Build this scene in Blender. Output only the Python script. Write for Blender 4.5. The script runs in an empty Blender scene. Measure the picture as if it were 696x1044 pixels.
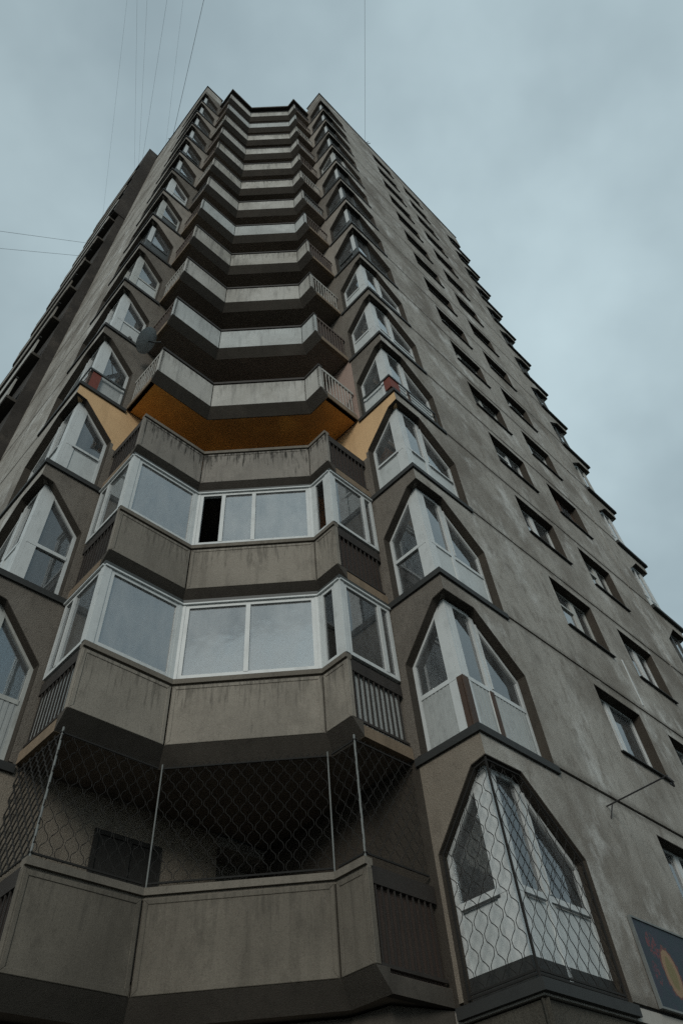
import bpy, bmesh, math, random
from mathutils import Vector, Matrix
from mathutils.geometry import tessellate_polygon

R = math.radians
rnd = random.Random(7)
scene = bpy.context.scene
col = scene.collection
H = 2.8                      # storey height
NF = 16                      # storeys with balconies
Z0 = 3.786                   # height of the lowest bay ledge above the ground
ALPHA = 0.842729

# ------------------------------------------------------------------ materials
def new_mat(name):
    m = bpy.data.materials.new(name); m.use_nodes = True
    nt = m.node_tree
    b = nt.nodes['Principled BSDF']
    return m, nt, b

def N(nt, kind, **kw):
    n = nt.nodes.new(kind)
    for k, v in kw.items():
        if k in n.inputs: n.inputs[k].default_value = v
        else: setattr(n, k, v)
    return n

def mth(nt, op, a, b=None, clamp=False):
    n = nt.nodes.new('ShaderNodeMath'); n.operation = op; n.use_clamp = clamp
    for i, x in enumerate((a, b)):
        if x is None: continue
        if isinstance(x, (int, float)): n.inputs[i].default_value = x
        else: nt.links.new(x, n.inputs[i])
    return n.outputs[0]

def noise(nt, pos, scale, sx=1, sy=1, sz=1, detail=6, rough=.6, off=(0, 0, 0)):
    mp = nt.nodes.new('ShaderNodeMapping'); mp.inputs['Scale'].default_value = (sx, sy, sz); mp.inputs['Location'].default_value = off
    nt.links.new(pos, mp.inputs['Vector'])
    n = nt.nodes.new('ShaderNodeTexNoise'); n.inputs['Scale'].default_value = scale
    n.inputs['Detail'].default_value = detail; n.inputs['Roughness'].default_value = rough
    nt.links.new(mp.outputs[0], n.inputs['Vector'])
    return n.outputs['Fac']

def ramp(nt, fac, a, b):
    n = nt.nodes.new('ShaderNodeMapRange'); n.inputs['From Min'].default_value = a; n.inputs['From Max'].default_value = b
    n.interpolation_type = 'SMOOTHSTEP'
    nt.links.new(fac, n.inputs['Value']); return n.outputs['Result']

def mix(nt, fac, a, b):
    n = nt.nodes.new('ShaderNodeMix'); n.data_type = 'RGBA'
    if isinstance(fac, (int, float)): n.inputs[0].default_value = fac
    else: nt.links.new(fac, n.inputs[0])
    for i, x in ((6, a), (7, b)):
        if isinstance(x, tuple): n.inputs[i].default_value = (*x, 1)
        else: nt.links.new(x, n.inputs[i])
    return n.outputs[2]

def concrete(name, base, dark=None, light=None, blotch=.6, streak=.4, speck=.35, fleck=.0, bump=.25, bscale=70, top_dirt=0, joints=0, seed=0, rough=.9, stz=.09):
    m, nt, b = new_mat(name)
    pos = nt.nodes.new('ShaderNodeNewGeometry').outputs['Position']
    dark = dark or tuple(c*.55 for c in base); light = light or tuple(min(1, c*1.35) for c in base)
    big = noise(nt, pos, .45, 1, 1, .8, 5, .6, (seed, seed*2.1, 3))
    c = mix(nt, mth(nt, 'MULTIPLY', ramp(nt, big, .42, .66), blotch), base, dark)
    big2 = noise(nt, pos, .9, 1, 1, .8, 6, .65, (seed+9, 4, 7))
    c = mix(nt, mth(nt, 'MULTIPLY', ramp(nt, big2, .5, .72), blotch*.9), c, light)
    med = noise(nt, pos, 4.5, 1, 1, .6, 7, .7, (1, seed, 7))
    c = mix(nt, mth(nt, 'MULTIPLY', ramp(nt, med, .48, .7), speck), c, dark)
    st = noise(nt, pos, 5, 1, 1, stz, 5, .65, (seed*3, 1, 2))
    stv = mth(nt, 'MULTIPLY', ramp(nt, st, .5, .68), streak)
    c = mix(nt, stv, c, tuple(x*.42 for x in base))
    fine = noise(nt, pos, 38, detail=3, rough=.8)
    c = mix(nt, mth(nt, 'MULTIPLY', ramp(nt, fine, .5, .75), speck), c, tuple(x*.4 for x in base))
    grit = noise(nt, pos, 95, detail=2, rough=.9)
    c = mix(nt, mth(nt, 'MULTIPLY', ramp(nt, grit, .52, .7), speck*.9), c, tuple(x*.35 for x in base))
    c = mix(nt, mth(nt, 'MULTIPLY', ramp(nt, grit, .46, .33), speck*.45), c, tuple(min(1, x*1.7) for x in base))
    sep = nt.nodes.new('ShaderNodeSeparateXYZ'); nt.links.new(pos, sep.inputs[0])
    fz = mth(nt, 'FLOORED_MODULO', mth(nt, 'SUBTRACT', sep.outputs['Z'], Z0), H)     # height above the storey's ledge
    if top_dirt:                       # soot that ran down from under the coping
        lo = 1.24 - .0
        near = nt.nodes.new('ShaderNodeMapRange'); near.inputs['From Min'].default_value = lo-.75; near.inputs['From Max'].default_value = lo
        nt.links.new(fz, near.inputs['Value'])
        drip = noise(nt, pos, 20, 1, 1, .09, 4, .7, (seed, 5, seed))
        thr = mth(nt, 'SUBTRACT', mth(nt, 'ADD', drip, mth(nt, 'MULTIPLY', near.outputs[0], .22)), .62)
        c = mix(nt, mth(nt, 'MULTIPLY', mth(nt, 'MULTIPLY', thr, 7, True), top_dirt), c, (.035, .033, .028))
    if joints:
        up = mth(nt, 'SUBTRACT', H, fz)
        dj = mth(nt, 'MINIMUM', fz, up)
        pn = noise(nt, pos, 1.5, 1, 1, 2.5, 6, .7, (3, 3, 3))
        near = mth(nt, 'SUBTRACT', mth(nt, 'ADD', ramp(nt, pn, .45, .75), 0), mth(nt, 'MULTIPLY', dj, 7))
        c = mix(nt, mth(nt, 'MULTIPLY', mth(nt, 'MULTIPLY', near, 6, True), .75), c, (.52, .51, .47))
        gn = noise(nt, pos, 2.5, detail=6, rough=.7, off=(6, 1, 2))
        grime = mth(nt, 'SUBTRACT', mth(nt, 'ADD', gn, .1), mth(nt, 'MULTIPLY', dj, 4.5))
        c = mix(nt, mth(nt, 'MULTIPLY', mth(nt, 'MULTIPLY', grime, 2.5, True), .5), c, (.07, .062, .05))
        # darker runs below window sills and beside joints
        dn = noise(nt, pos, 2.6, 1, 1, .4, 5, .7, (8, 3, 3))
        c = mix(nt, mth(nt, 'MULTIPLY', ramp(nt, dn, .53, .7), .35), c, tuple(x*.5 for x in base))
    nt.links.new(c, b.inputs['Base Color'])
    b.inputs['Roughness'].default_value = rough
    b.inputs['Specular IOR Level'].default_value = .25
    bp = nt.nodes.new('ShaderNodeBump'); bp.inputs['Strength'].default_value = bump; bp.inputs['Distance'].default_value = .02
    nt.links.new(noise(nt, pos, bscale, detail=5, rough=.7), bp.inputs['Height'])
    nt.links.new(bp.outputs[0], b.inputs['Normal'])
    return m

def plain(name, c, rough=.5, metal=0, wear=.25, wc=None, scale=6, bump=.05):
    m, nt, b = new_mat(name)
    pos = nt.nodes.new('ShaderNodeNewGeometry').outputs['Position']
    n1 = noise(nt, pos, scale, 1, 1, .5, 6, .7)
    cc = mix(nt, mth(nt, 'MULTIPLY', ramp(nt, n1, .45, .72), wear), c, wc or tuple(x*.45 for x in c))
    n2 = noise(nt, pos, 45, detail=3)
    cc = mix(nt, mth(nt, 'MULTIPLY', ramp(nt, n2, .5, .8), wear*.6), cc, tuple(x*.6 for x in c))
    nt.links.new(cc, b.inputs['Base Color'])
    b.inputs['Roughness'].default_value = rough; b.inputs['Metallic'].default_value = metal
    bp = nt.nodes.new('ShaderNodeBump'); bp.inputs['Strength'].default_value = bump; bp.inputs['Distance'].default_value = .01
    nt.links.new(n2, bp.inputs['Height']); nt.links.new(bp.outputs[0], b.inputs['Normal'])
    return m

def glass(name, base, tint=(.75, .82, .85), refl=(.95, .97, .98), dust=.05):
    m = bpy.data.materials.new(name); m.use_nodes = True; nt = m.node_tree
    nt.nodes.clear()
    out = nt.nodes.new('ShaderNodeOutputMaterial')
    fr = nt.nodes.new('ShaderNodeFresnel'); fr.inputs['IOR'].default_value = 1.5
    pos = nt.nodes.new('ShaderNodeNewGeometry').outputs['Position']
    f = mth(nt, 'ADD', mth(nt, 'MULTIPLY', fr.outputs[0], 1.3), base, True)
    tr = nt.nodes.new('ShaderNodeBsdfTransparent'); tr.inputs[0].default_value = (*tint, 1)
    gl = nt.nodes.new('ShaderNodeBsdfGlossy'); gl.inputs['Color'].default_value = (*refl, 1); gl.inputs['Roughness'].default_value = .04
    bp = nt.nodes.new('ShaderNodeBump'); bp.inputs['Strength'].default_value = .06; bp.inputs['Distance'].default_value = .03
    nt.links.new(noise(nt, pos, 2.2, detail=2), bp.inputs['Height']); nt.links.new(bp.outputs[0], gl.inputs['Normal'])
    mx = nt.nodes.new('ShaderNodeMixShader'); nt.links.new(f, mx.inputs[0]); nt.links.new(tr.outputs[0], mx.inputs[1]); nt.links.new(gl.outputs[0], mx.inputs[2])
    df = nt.nodes.new('ShaderNodeBsdfDiffuse'); df.inputs[0].default_value = (.60, .62, .62, 1)
    mx2 = nt.nodes.new('ShaderNodeMixShader')
    d = mth(nt, 'MULTIPLY', ramp(nt, noise(nt, pos, 3, 1, 1, .4, 6, .7), .1, .8), dust)
    nt.links.new(d, mx2.inputs[0]); nt.links.new(mx.outputs[0], mx2.inputs[1]); nt.links.new(df.outputs[0], mx2.inputs[2])
    nt.links.new(mx2.outputs[0], out.inputs[0])
    return m

M = {}
M['facade'] = concrete('facade_render', (.35, .338, .305), dark=(.16, .143, .12), light=(.60, .61, .585), blotch=.95, streak=.25, speck=.75, stz=.35, joints=1, bump=.5)
M['baywall'] = concrete('bay_pebble_render', (.175, .158, .135), light=(.27, .25, .22), blotch=.4, streak=.2, speck=.6, bump=.8, bscale=55, seed=4)
M['baywall_pale'] = concrete('bay_pale_render', (.24, .21, .17), blotch=.4, streak=.2, speck=.5, bump=.6, bscale=55, seed=6)
M['baywall_cream'] = concrete('bay_cream_render', (.29, .265, .23), blotch=.5, streak=.35, speck=.35, seed=8)
M['yellow'] = concrete('yellow_paint', (.62, .42, .23), dark=(.42, .27, .14), blotch=.4, streak=.2, speck=.2, seed=2)
M['orange'] = concrete('orange_paint', (.85, .40, .10), dark=(.45, .23, .08), blotch=.85, streak=.1, speck=.3, seed=3)
M['pink'] = concrete('pink_paint', (.36, .27, .23), blotch=.4, streak=.2, speck=.25, seed=5)
M['panel_beige'] = concrete('beige_panel', (.255, .235, .20), blotch=.6, streak=.35, speck=.5, top_dirt=.45, seed=11)
M['panel_grey'] = concrete('grey_panel', (.135, .122, .10), blotch=.7, streak=.3, speck=.5, top_dirt=.3, seed=13)
M['panel_stained'] = concrete('stained_panel', (.24, .225, .20), blotch=.5, streak=.45, speck=.4, top_dirt=1.0, seed=14)
M['panel_white'] = concrete('white_panel', (.42, .42, .395), dark=(.24, .235, .21), light=(.58, .59, .56), blotch=.7, streak=.5, speck=.3, top_dirt=.3, seed=15)
M['panel_white_b'] = concrete('white_panel_worn', (.38, .375, .345), dark=(.22, .21, .18), light=(.5, .5, .47), blotch=.9, streak=.7, speck=.4, top_dirt=.5, seed=41)
M['panel_white_c'] = concrete('white_panel_cool', (.42, .45, .445), dark=(.28, .29, .28), light=(.54, .57, .56), blotch=.6, streak=.4, speck=.3, top_dirt=.2, seed=47)
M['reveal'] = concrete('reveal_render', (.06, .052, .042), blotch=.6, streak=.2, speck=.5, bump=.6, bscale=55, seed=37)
M['blind'] = plain('added_pale_blind', (.66, .70, .70), .9, 0, .35, scale=2.5)
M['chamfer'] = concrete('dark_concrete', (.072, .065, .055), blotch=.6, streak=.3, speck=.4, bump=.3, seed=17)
M['soffit'] = concrete('soffit_concrete', (.22, .185, .155), blotch=.6, streak=.0, speck=.4, seed=18)
M['coping'] = concrete('coping_stone', (.17, .155, .13), blotch=.5, streak=.4, speck=.5, seed=19)
M['ledge'] = plain('ledge_metal', (.024, .026, .025), .75, 0, .5)
M['base'] = concrete('rubble_base', (.09, .085, .07), blotch=.9, streak=.1, speck=.9, bump=1.2, bscale=9, seed=23)
M['joint'] = plain('dark_sealant', (.02, .02, .018), .9)
M['pvc'] = plain('white_frame', (.54, .575, .575), .45, 0, .3)
M['pvc_dirty'] = plain('dirty_white_frame', (.42, .44, .42), .6, 0, .5)
M['wood'] = plain('brown_wood_frame', (.06, .035, .022), .7, 0, .6)
M['frame_dark'] = plain('dark_frame', (.045, .05, .048), .5, 0, .4)
M['white_board'] = plain('white_board', (.48, .52, .52), .6, 0, .4, scale=4)
M['corr'] = plain('corrugated_sheet', (.36, .385, .38), .5, 0, .4, scale=12)
M['red'] = plain('red_brown_board', (.16, .035, .02), .7, 0, .5)
M['rail_dark'] = plain('dark_rail', (.035, .03, .026), .7, .3, .5)
M['rail_pale'] = plain('pale_rail', (.40, .40, .37), .6, 0, .6, (.12, .06, .03))
M['rail_rust'] = plain('rusty_rail', (.11, .085, .07), .8, .1, .6)
M['edge'] = concrete('slab_edge', (.22, .17, .12), blotch=.6, streak=.4, speck=.5, seed=29)
M['sheet_brown'] = plain('brown_sheet', (.05, .035, .028), .7, 0, .5)
M['steel'] = plain('grey_steel', (.17, .185, .18), .7, .2, .5)
M['grille'] = plain('grille_iron', (.012, .012, .011), .95, 0, .2)
M['glass'] = glass('window_glass', .12, dust=.12)
M['glass_mirror'] = glass('reflective_glass', .32, tint=(.93, .96, .97), dust=.30)
M['glass_dark'] = glass('dark_glass', .02, tint=(.5, .52, .52), dust=.02)
M['inner'] = plain('interior_plaster', (.30, .28, .24), .9)
M['ceiling'] = plain('interior_ceiling', (.35, .34, .31), .9)
M['curtain'] = plain('curtain_cloth', (.50, .53, .53), .9, 0, .3)
M['curtain_dim'] = plain('curtain_cloth_dim', (.20, .20, .19), .9, 0, .3)
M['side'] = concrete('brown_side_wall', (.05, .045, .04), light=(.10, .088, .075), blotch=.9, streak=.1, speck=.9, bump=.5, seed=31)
M['wire'] = plain('wire_black', (.02, .02, .022), .6)
M['asphalt'] = concrete('asphalt', (.05, .05, .05), blotch=.5, streak=0, speck=.5)
M['paving'] = concrete('paving', (.08, .078, .072), blotch=.5, streak=0, speck=.5)
M['kerb'] = concrete('kerb_stone', (.25, .245, .23), blotch=.5, streak=0, speck=.4)
M['dish'] = plain('dish_grey', (.40, .44, .45), .6, 0, .4)

# ------------------------------------------------------------------ builders
class MB:
    def __init__(s): s.v = []; s.f = []
    def add(s, pts, faces):
        o = len(s.v); s.v += [tuple(p) for p in pts]; s.f += [tuple(i+o for i in f) for f in faces]
    def hexa(s, lo, hi):             # two matching polygons -> prism
        n = len(lo)
        s.add(list(lo)+list(hi), [tuple(range(n))[::-1], tuple(range(n, 2*n))] + [(i, (i+1) % n, n+(i+1) % n, n+i) for i in range(n)])
    def build(s, name, mat, parent=None, bevel=0, smooth=False):
        me = bpy.data.meshes.new(name); me.from_pydata(s.v, [], s.f); me.update()
        bm = bmesh.new(); bm.from_mesh(me)
        bmesh.ops.recalc_face_normals(bm, faces=bm.faces)
        bm.to_mesh(me); bm.free()
        me.materials.append(M[mat] if isinstance(mat, str) else mat)
        if smooth:
            for p in me.polygons: p.use_smooth = True
        o = bpy.data.objects.new(name, me); col.objects.link(o)
        if parent: o.parent = parent
        if bevel:
            md = o.modifiers.new('edge', 'BEVEL'); md.width = bevel; md.segments = 1; md.limit_method = 'ANGLE'
        return o

class F:                             # a wall plane: origin, direction along it, inward normal (all in plan)
    def __init__(s, O, D, Nn):
        s.O = Vector(O); s.D = Vector(D).normalized(); s.N = Vector(Nn).normalized()
    def p(s, x, n, z):
        q = s.O + s.D*x + s.N*n
        return (q.x, q.y, z)
    def shift(s, ds, dn): return F(s.O + s.D*ds + s.N*dn, s.D, s.N)

def box(mb, f, s0, s1, n0, n1, z0, z1):
    lo = [f.p(s0, n0, z0), f.p(s1, n0, z0), f.p(s1, n1, z0), f.p(s0, n1, z0)]
    hi = [f.p(s0, n0, z1), f.p(s1, n0, z1), f.p(s1, n1, z1), f.p(s0, n1, z1)]
    mb.hexa(lo, hi)

def prism(mb, f, P, n0, n1, dz=0, shrink=0):
    """polygon P of (s, z); vertices with s == 0 move by `shrink` on the inner side (a mitre at the corner)"""
    a = [f.p(x, n0, z+dz) for x, z in P]
    b = [f.p(x + (shrink if abs(x) < 1e-6 else 0), n1, z+dz) for x, z in P]
    mb.hexa(a, b)

def strip(mb, f, p, q, w, n0, n1, dz=0):
    p = Vector(p); q = Vector(q); d = (q-p).normalized(); t = Vector((-d.y, d.x))*w/2
    prism(mb, f, [p-t, q-t, q+t, p+t], n0, n1, dz)

def inset(P, w):
    n = len(P); area = sum(P[i][0]*P[(i+1) % n][1]-P[(i+1) % n][0]*P[i][1] for i in range(n))
    sg = 1 if area > 0 else -1
    L = []
    for i in range(n):
        a = Vector(P[i]); b = Vector(P[(i+1) % n]); d = (b-a).normalized(); nn = Vector((-d.y, d.x))*sg
        L.append((a+nn*w, d))
    out = []
    for i in range(n):
        a, d = L[i-1]; b, e = L[i]
        c = d.x*e.y-d.y*e.x
        t = ((b.x-a.x)*e.y-(b.y-a.y)*e.x)/c
        out.append((a.x+d.x*t, a.y+d.y*t))
    return out

def ring(mb, f, P, w, n0, n1, dz=0):
    Q = inset(P, w); n = len(P)
    for i in range(n):
        j = (i+1) % n
        prism(mb, f, [P[i], P[j], Q[j], Q[i]], n0, n1, dz)
    return Q

def clip(P, ax, val, keep):          # keep = +1: coordinate > val
    out = []
    n = len(P)
    for i in range(n):
        a = P[i]; b = P[(i+1) % n]; da = (a[ax]-val)*keep; db = (b[ax]-val)*keep
        if da >= 0: out.append(a)
        if da*db < 0:
            t = da/(da-db); out.append((a[0]+(b[0]-a[0])*t, a[1]+(b[1]-a[1])*t))
    return out

def panel_holes(mb, f, outer, holes, n0, n1, dz=0):
    """wall slab with real holes"""
    loops = [outer]+holes
    tris = tessellate_polygon([[Vector((x, z, 0)) for x, z in l] for l in loops])
    flat = [p for l in loops for p in l]
    o = len(mb.v); k = len(flat)
    mb.v += [f.p(x, n0, z+dz) for x, z in flat]+[f.p(x, n1, z+dz) for x, z in flat]
    for t in tris:
        mb.f.append((o+t[0], o+t[1], o+t[2])); mb.f.append((o+k+t[2], o+k+t[1], o+k+t[0]))
    b = o
    for l in loops:
        n = len(l)
        for i in range(n):
            j = (i+1) % n; mb.f.append((b+i, b+j, b+k+j, b+k+i))
        b += n

def tube(mb, pts, r, sides=6, rf=None):
    pts = [Vector(p) for p in pts]; rings = []
    for i, p in enumerate(pts):
        d = (pts[min(i+1, len(pts)-1)]-pts[max(i-1, 0)]).normalized()
        up = Vector((0, 0, 1)) if abs(d.z) < .9 else Vector((1, 0, 0))
        u = d.cross(up).normalized(); w = d.cross(u)
        rings.append([p+(u*math.cos(2*math.pi*k/sides)+w*math.sin(2*math.pi*k/sides))*r for k in range(sides)])
    o = len(mb.v)
    for rg in rings: mb.v += [tuple(q) for q in rg]
    for i in range(len(pts)-1):
        for k in range(sides):
            a = o+i*sides+k; b = o+i*sides+(k+1) % sides
            mb.f.append((a, b, b+sides, a+sides))
    mb.f.append(tuple(o+k for k in range(sides))[::-1]); mb.f.append(tuple(o+(len(pts)-1)*sides+k for k in range(sides)))

def tag(o, label=None, cat=None, group=None, kind=None):
    if label: o['label'] = label
    if cat: o['category'] = cat
    if group: o['group'] = group
    if kind: o['kind'] = kind
    return o

def offset_path(P, n, ends=None):
    """P: plan path, offset to its inner side (towards +a +b)"""
    P = [Vector(p) for p in P]; out = []
    nor = []
    for i in range(len(P)-1):
        d = (P[i+1]-P[i]).normalized(); nn = Vector((-d.y, d.x))
        if nn.x+nn.y < 0: nn = -nn
        nor.append((nn, d))
    for i, p in enumerate(P):
        if i == 0: out.append(p+nor[0][0]*n)
        elif i == len(P)-1: out.append(p+nor[-1][0]*n)
        else:
            a, da = nor[i-1]; b, db = nor[i]
            bis = (a+b); out.append(p + bis*(n/ max(.2, 1+a.dot(b))))
    return out

# ------------------------------------------------------------------ the tower
tower = bpy.data.objects.new('apartment_tower', None); col.objects.link(tower)
tower.location = (0, 0, Z0); tower.rotation_euler = (0, 0, ALPHA)
tag(tower, 'tall weathered concrete apartment tower with stacked zigzag balconies and arched corner bay windows', 'building')

RCa, RCb = 6.84, 4.20        # corner of the right bay
LCa, LCb = 1.77, 8.41        # corner of the left bay
FCa = 19.46                  # far corner of the right facade
LEND = 13.72                 # where the left facade meets the projecting wing
TH = .32
fR = F((RCa, RCb), (1, 0), (0, 1)); sR = F((RCa, RCb), (0, 1), (1, 0))
fL = F((LCa, LCb), (0, 1), (1, 0)); sL = F((LCa, LCb), (1, 0), (0, 1))
fF = F((FCa, RCb), (-1, 0), (0, 1)); sF = F((FCa, RCb), (0, 1), (-1, 0))

LONG = 1.70; SHORT = .97
def long_open():  return [(0, 0), (0, 2.38), (.74, 2.40), (LONG, 1.53), (LONG, 0)]
def short_open(): return [(0, 0), (0, 2.38), (.24, 2.34), (SHORT, 1.52), (SHORT, 0)]
G = .028                     # half of a panel joint

WIN_A = (4.24, 5.87); WIN_B = (6.96, 8.52); WZ = (1.16, 2.56)

def long_panel(L, bottom=0):
    # outline of the wall panel that wraps the bay opening, up to s = L
    return [(0, 2.38), (0, H-G), (L, H-G), (L, G), (LONG, G), (LONG, 1.53), (.74, 2.40)]
def short_panel(L):
    return [(0, 2.38), (0, H-G), (L, H-G), (L, G), (SHORT, G), (SHORT, 1.52), (.24, 2.34)]

mf = MB(); mfl = MB()
for k in range(NF):
    z = k*H
    # right facade: bay panel with first window, middle panel with second window, far bay panel
    prism_pts = long_panel(3.25)
    prism(mf, fR, prism_pts, 0, TH, z, TH)
    ha = [(WIN_A[0], WZ[0]), (WIN_A[1], WZ[0]), (WIN_A[1], WZ[1]), (WIN_A[0], WZ[1])]
    hb = [(WIN_B[0], WZ[0]), (WIN_B[1], WZ[0]), (WIN_B[1], WZ[1]), (WIN_B[0], WZ[1])]
    panel_holes(mf, fR, [(3.25+.0, G), (9.7, G), (9.7, H-G), (3.25, H-G)], [ha, hb], 0, TH, z)
    prism(mf, fF, long_panel(FCa-RCa-9.7-2*G), 0, TH, z, TH)
    # left facade
    prism(mfl, fL, long_panel(3.55), 0, TH, z, TH)
    prism(mfl, fL, [(3.55+2*G, G), (LEND-LCb, G), (LEND-LCb, H-G), (3.55+2*G, H-G)], 0, TH, z)
mf.build('wall', 'facade', tower); mfl.build('wall', 'facade', tower)

# short bay walls with their own finish per storey
kinds = {0: 'baywall_pale', 1: 'baywall', 2: 'baywall', 3: 'yellow', 4: 'baywall', 5: 'baywall', 6: 'baywall'}
for k in range(NF):
    mt = kinds.get(k, 'baywall_cream' if k % 3 else 'baywall')
    for f in (sR, sL):
        if k == 3:
            lo_ = [(SHORT, G), (1.03, G), (1.03, 1.47), (SHORT, 1.47)]
            mb = MB(); prism(mb, f, lo_, 0, TH, k*H); mb.build('bay_wall', 'baywall', tower)
            P3 = [(0, 2.38), (0, H-G), (1.03, H-G), (1.03, 1.471), (SHORT, 1.471), (SHORT, 1.52), (.24, 2.34)]
            mb = MB(); prism(mb, f, P3, 0, TH, k*H, TH)
        else:
            mb = MB(); prism(mb, f, short_panel(1.03), 0, TH, k*H, TH)
        o = mb.build('bay_wall', mt, tower)
        zl = k*H
        if k == 3:
            mb = MB(); box(mb, f, 1.031, 4.2, 0, .2, zl, zl+1.30); mb.build('loggia_wall', 'baywall', tower); zl += 1.301
        mb = MB(); box(mb, f, 1.03+.001, 4.2, 0, .2, zl, k*H+H-.001)
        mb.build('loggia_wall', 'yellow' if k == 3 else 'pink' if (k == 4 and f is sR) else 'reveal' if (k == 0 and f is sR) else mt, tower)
        if mt == 'yellow': o['label'] = 'yellow painted wall band below the bay ledge'
mb = MB()
for k in range(NF): prism(mb, sF, short_panel(1.03), 0, TH, k*H, TH); box(mb, sF, 1.031, 16.8, 0, TH, k*H, k*H+H)
mb.build('wall', 'facade', tower)
# dark render lining the bay openings
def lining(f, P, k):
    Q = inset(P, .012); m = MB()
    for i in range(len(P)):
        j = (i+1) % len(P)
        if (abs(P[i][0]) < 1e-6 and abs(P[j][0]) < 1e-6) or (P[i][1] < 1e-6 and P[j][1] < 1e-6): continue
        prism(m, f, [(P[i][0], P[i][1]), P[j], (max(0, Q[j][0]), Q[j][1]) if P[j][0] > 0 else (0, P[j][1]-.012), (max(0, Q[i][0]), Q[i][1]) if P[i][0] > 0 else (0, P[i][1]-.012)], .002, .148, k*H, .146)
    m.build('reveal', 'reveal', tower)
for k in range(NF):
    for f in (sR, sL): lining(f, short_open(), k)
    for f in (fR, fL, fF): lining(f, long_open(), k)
# rear walls, dark joint backing, interior slabs and core
mb = MB()
B = F((0, 0), (1, 0), (0, 1))
box(mb, B, LCa, FCa, 20.7, 21.0, -Z0, 16.5*H)
box(mb, B, LCa+.6, LCa+.9, 18.5, 20.7, -Z0, 16.5*H)
mb.build('rear_wall', 'facade', tower)
for k in range(NF+1):
    mb = MB(); z = k*H
    P = [(RCa+.02, RCb+.02), (FCa-.02, RCb+.02), (FCa-.02, 20.6), (LCa+.02, 20.6), (LCa+.02, LCb+.02), (RCa+.02, LCb+.02)]
    mb.hexa([(x, y, z-.14) for x, y in P], [(x, y, z-.004) for x, y in P])
    mb.build('floor_slab', 'ceiling', tower)
mb = MB(); box(mb, B, 6.9, 19.0, 9.2, 20.5, 0, 16*H)
for x in (10.55, 12.9, 16.4): box(mb, B, x, x+.12, RCb+TH, 9.2, 0, 16*H)
for y in (8.9, 11.6): box(mb, B, LCa+TH, 6.9, y, y+.12, 0, 16*H)
mb.build('inner_wall', 'inner', tower)
mb = MB()                        # sealant behind the open panel joints
for k in range(NF+1):
    for f, L in ((fR, 12.6), (fL, LEND-LCb)):
        box(mb, f, LONG if k < NF else 0, L-.02, .03, TH-.02, k*H-.03, k*H+.03)
for f, s in ((fL, 3.55+G),):
    box(mb, f, s-.03, s+.03, .03, TH-.02, 0, NF*H)
box(mb, fR, 9.7-.03, 9.7+.04, .031, TH-.02, 0, NF*H)
mb.build('joint_sealant', 'joint', tower)

# attic parapet and roof
mb = MB(); zt = NF*H
for f, L in ((fR, 12.62), (fL, LEND-LCb)):
    prism(mb, f, [(0, zt+G), (0, zt+1.45), (L, zt+1.45), (L, zt+G)], 0, .25, 0, .25)
for f in (sR, sL): prism(mb, f, [(0, zt+G), (0, zt+1.45), (1.03, zt+1.45), (1.03, zt+G)], 0, .25, 0, .25)
for f in (sR, sL): box(mb, f, 1.03, 4.21, 0.05, .2, zt, zt+1.2)
mb.build('attic_wall', 'facade', tower)
for f, a, L in ((fR, -.05, 12.68), (fL, -.05, LEND-LCb), (sR, .301, 1.1), (sL, .301, 1.1)):
    mb = MB(); box(mb, f, a, L, -.05, .3, zt+1.452, zt+1.50); mb.build('attic_coping', 'ledge', tower)
mb = MB(); P = [(RCa+.3, RCb+.3), (FCa-.1, RCb+.3), (FCa-.1, 20.7), (LCa+.3, 20.7), (LCa+.3, LCb+.3), (RCa+.3, LCb+.3)]
mb.hexa([(x, y, zt+.8) for x, y in P], [(x, y, zt+1.0) for x, y in P]); mb.build('roof', 'asphalt', tower)

# ground floor below the first ledge
mb = MB()
for f, L in ((fR, 12.62), (fL, LEND-LCb), (sR, 1.0), (sL, 1.0)):
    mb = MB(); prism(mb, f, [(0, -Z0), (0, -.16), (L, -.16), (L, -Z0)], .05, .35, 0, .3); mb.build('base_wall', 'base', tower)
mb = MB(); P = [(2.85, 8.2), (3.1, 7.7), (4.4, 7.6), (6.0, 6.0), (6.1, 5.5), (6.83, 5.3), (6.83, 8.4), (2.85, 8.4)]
mb.hexa([(x, y, -Z0) for x, y in P], [(x, y, -.02) for x, y in P]); mb.build('base_wall', 'chamfer', tower)

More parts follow.
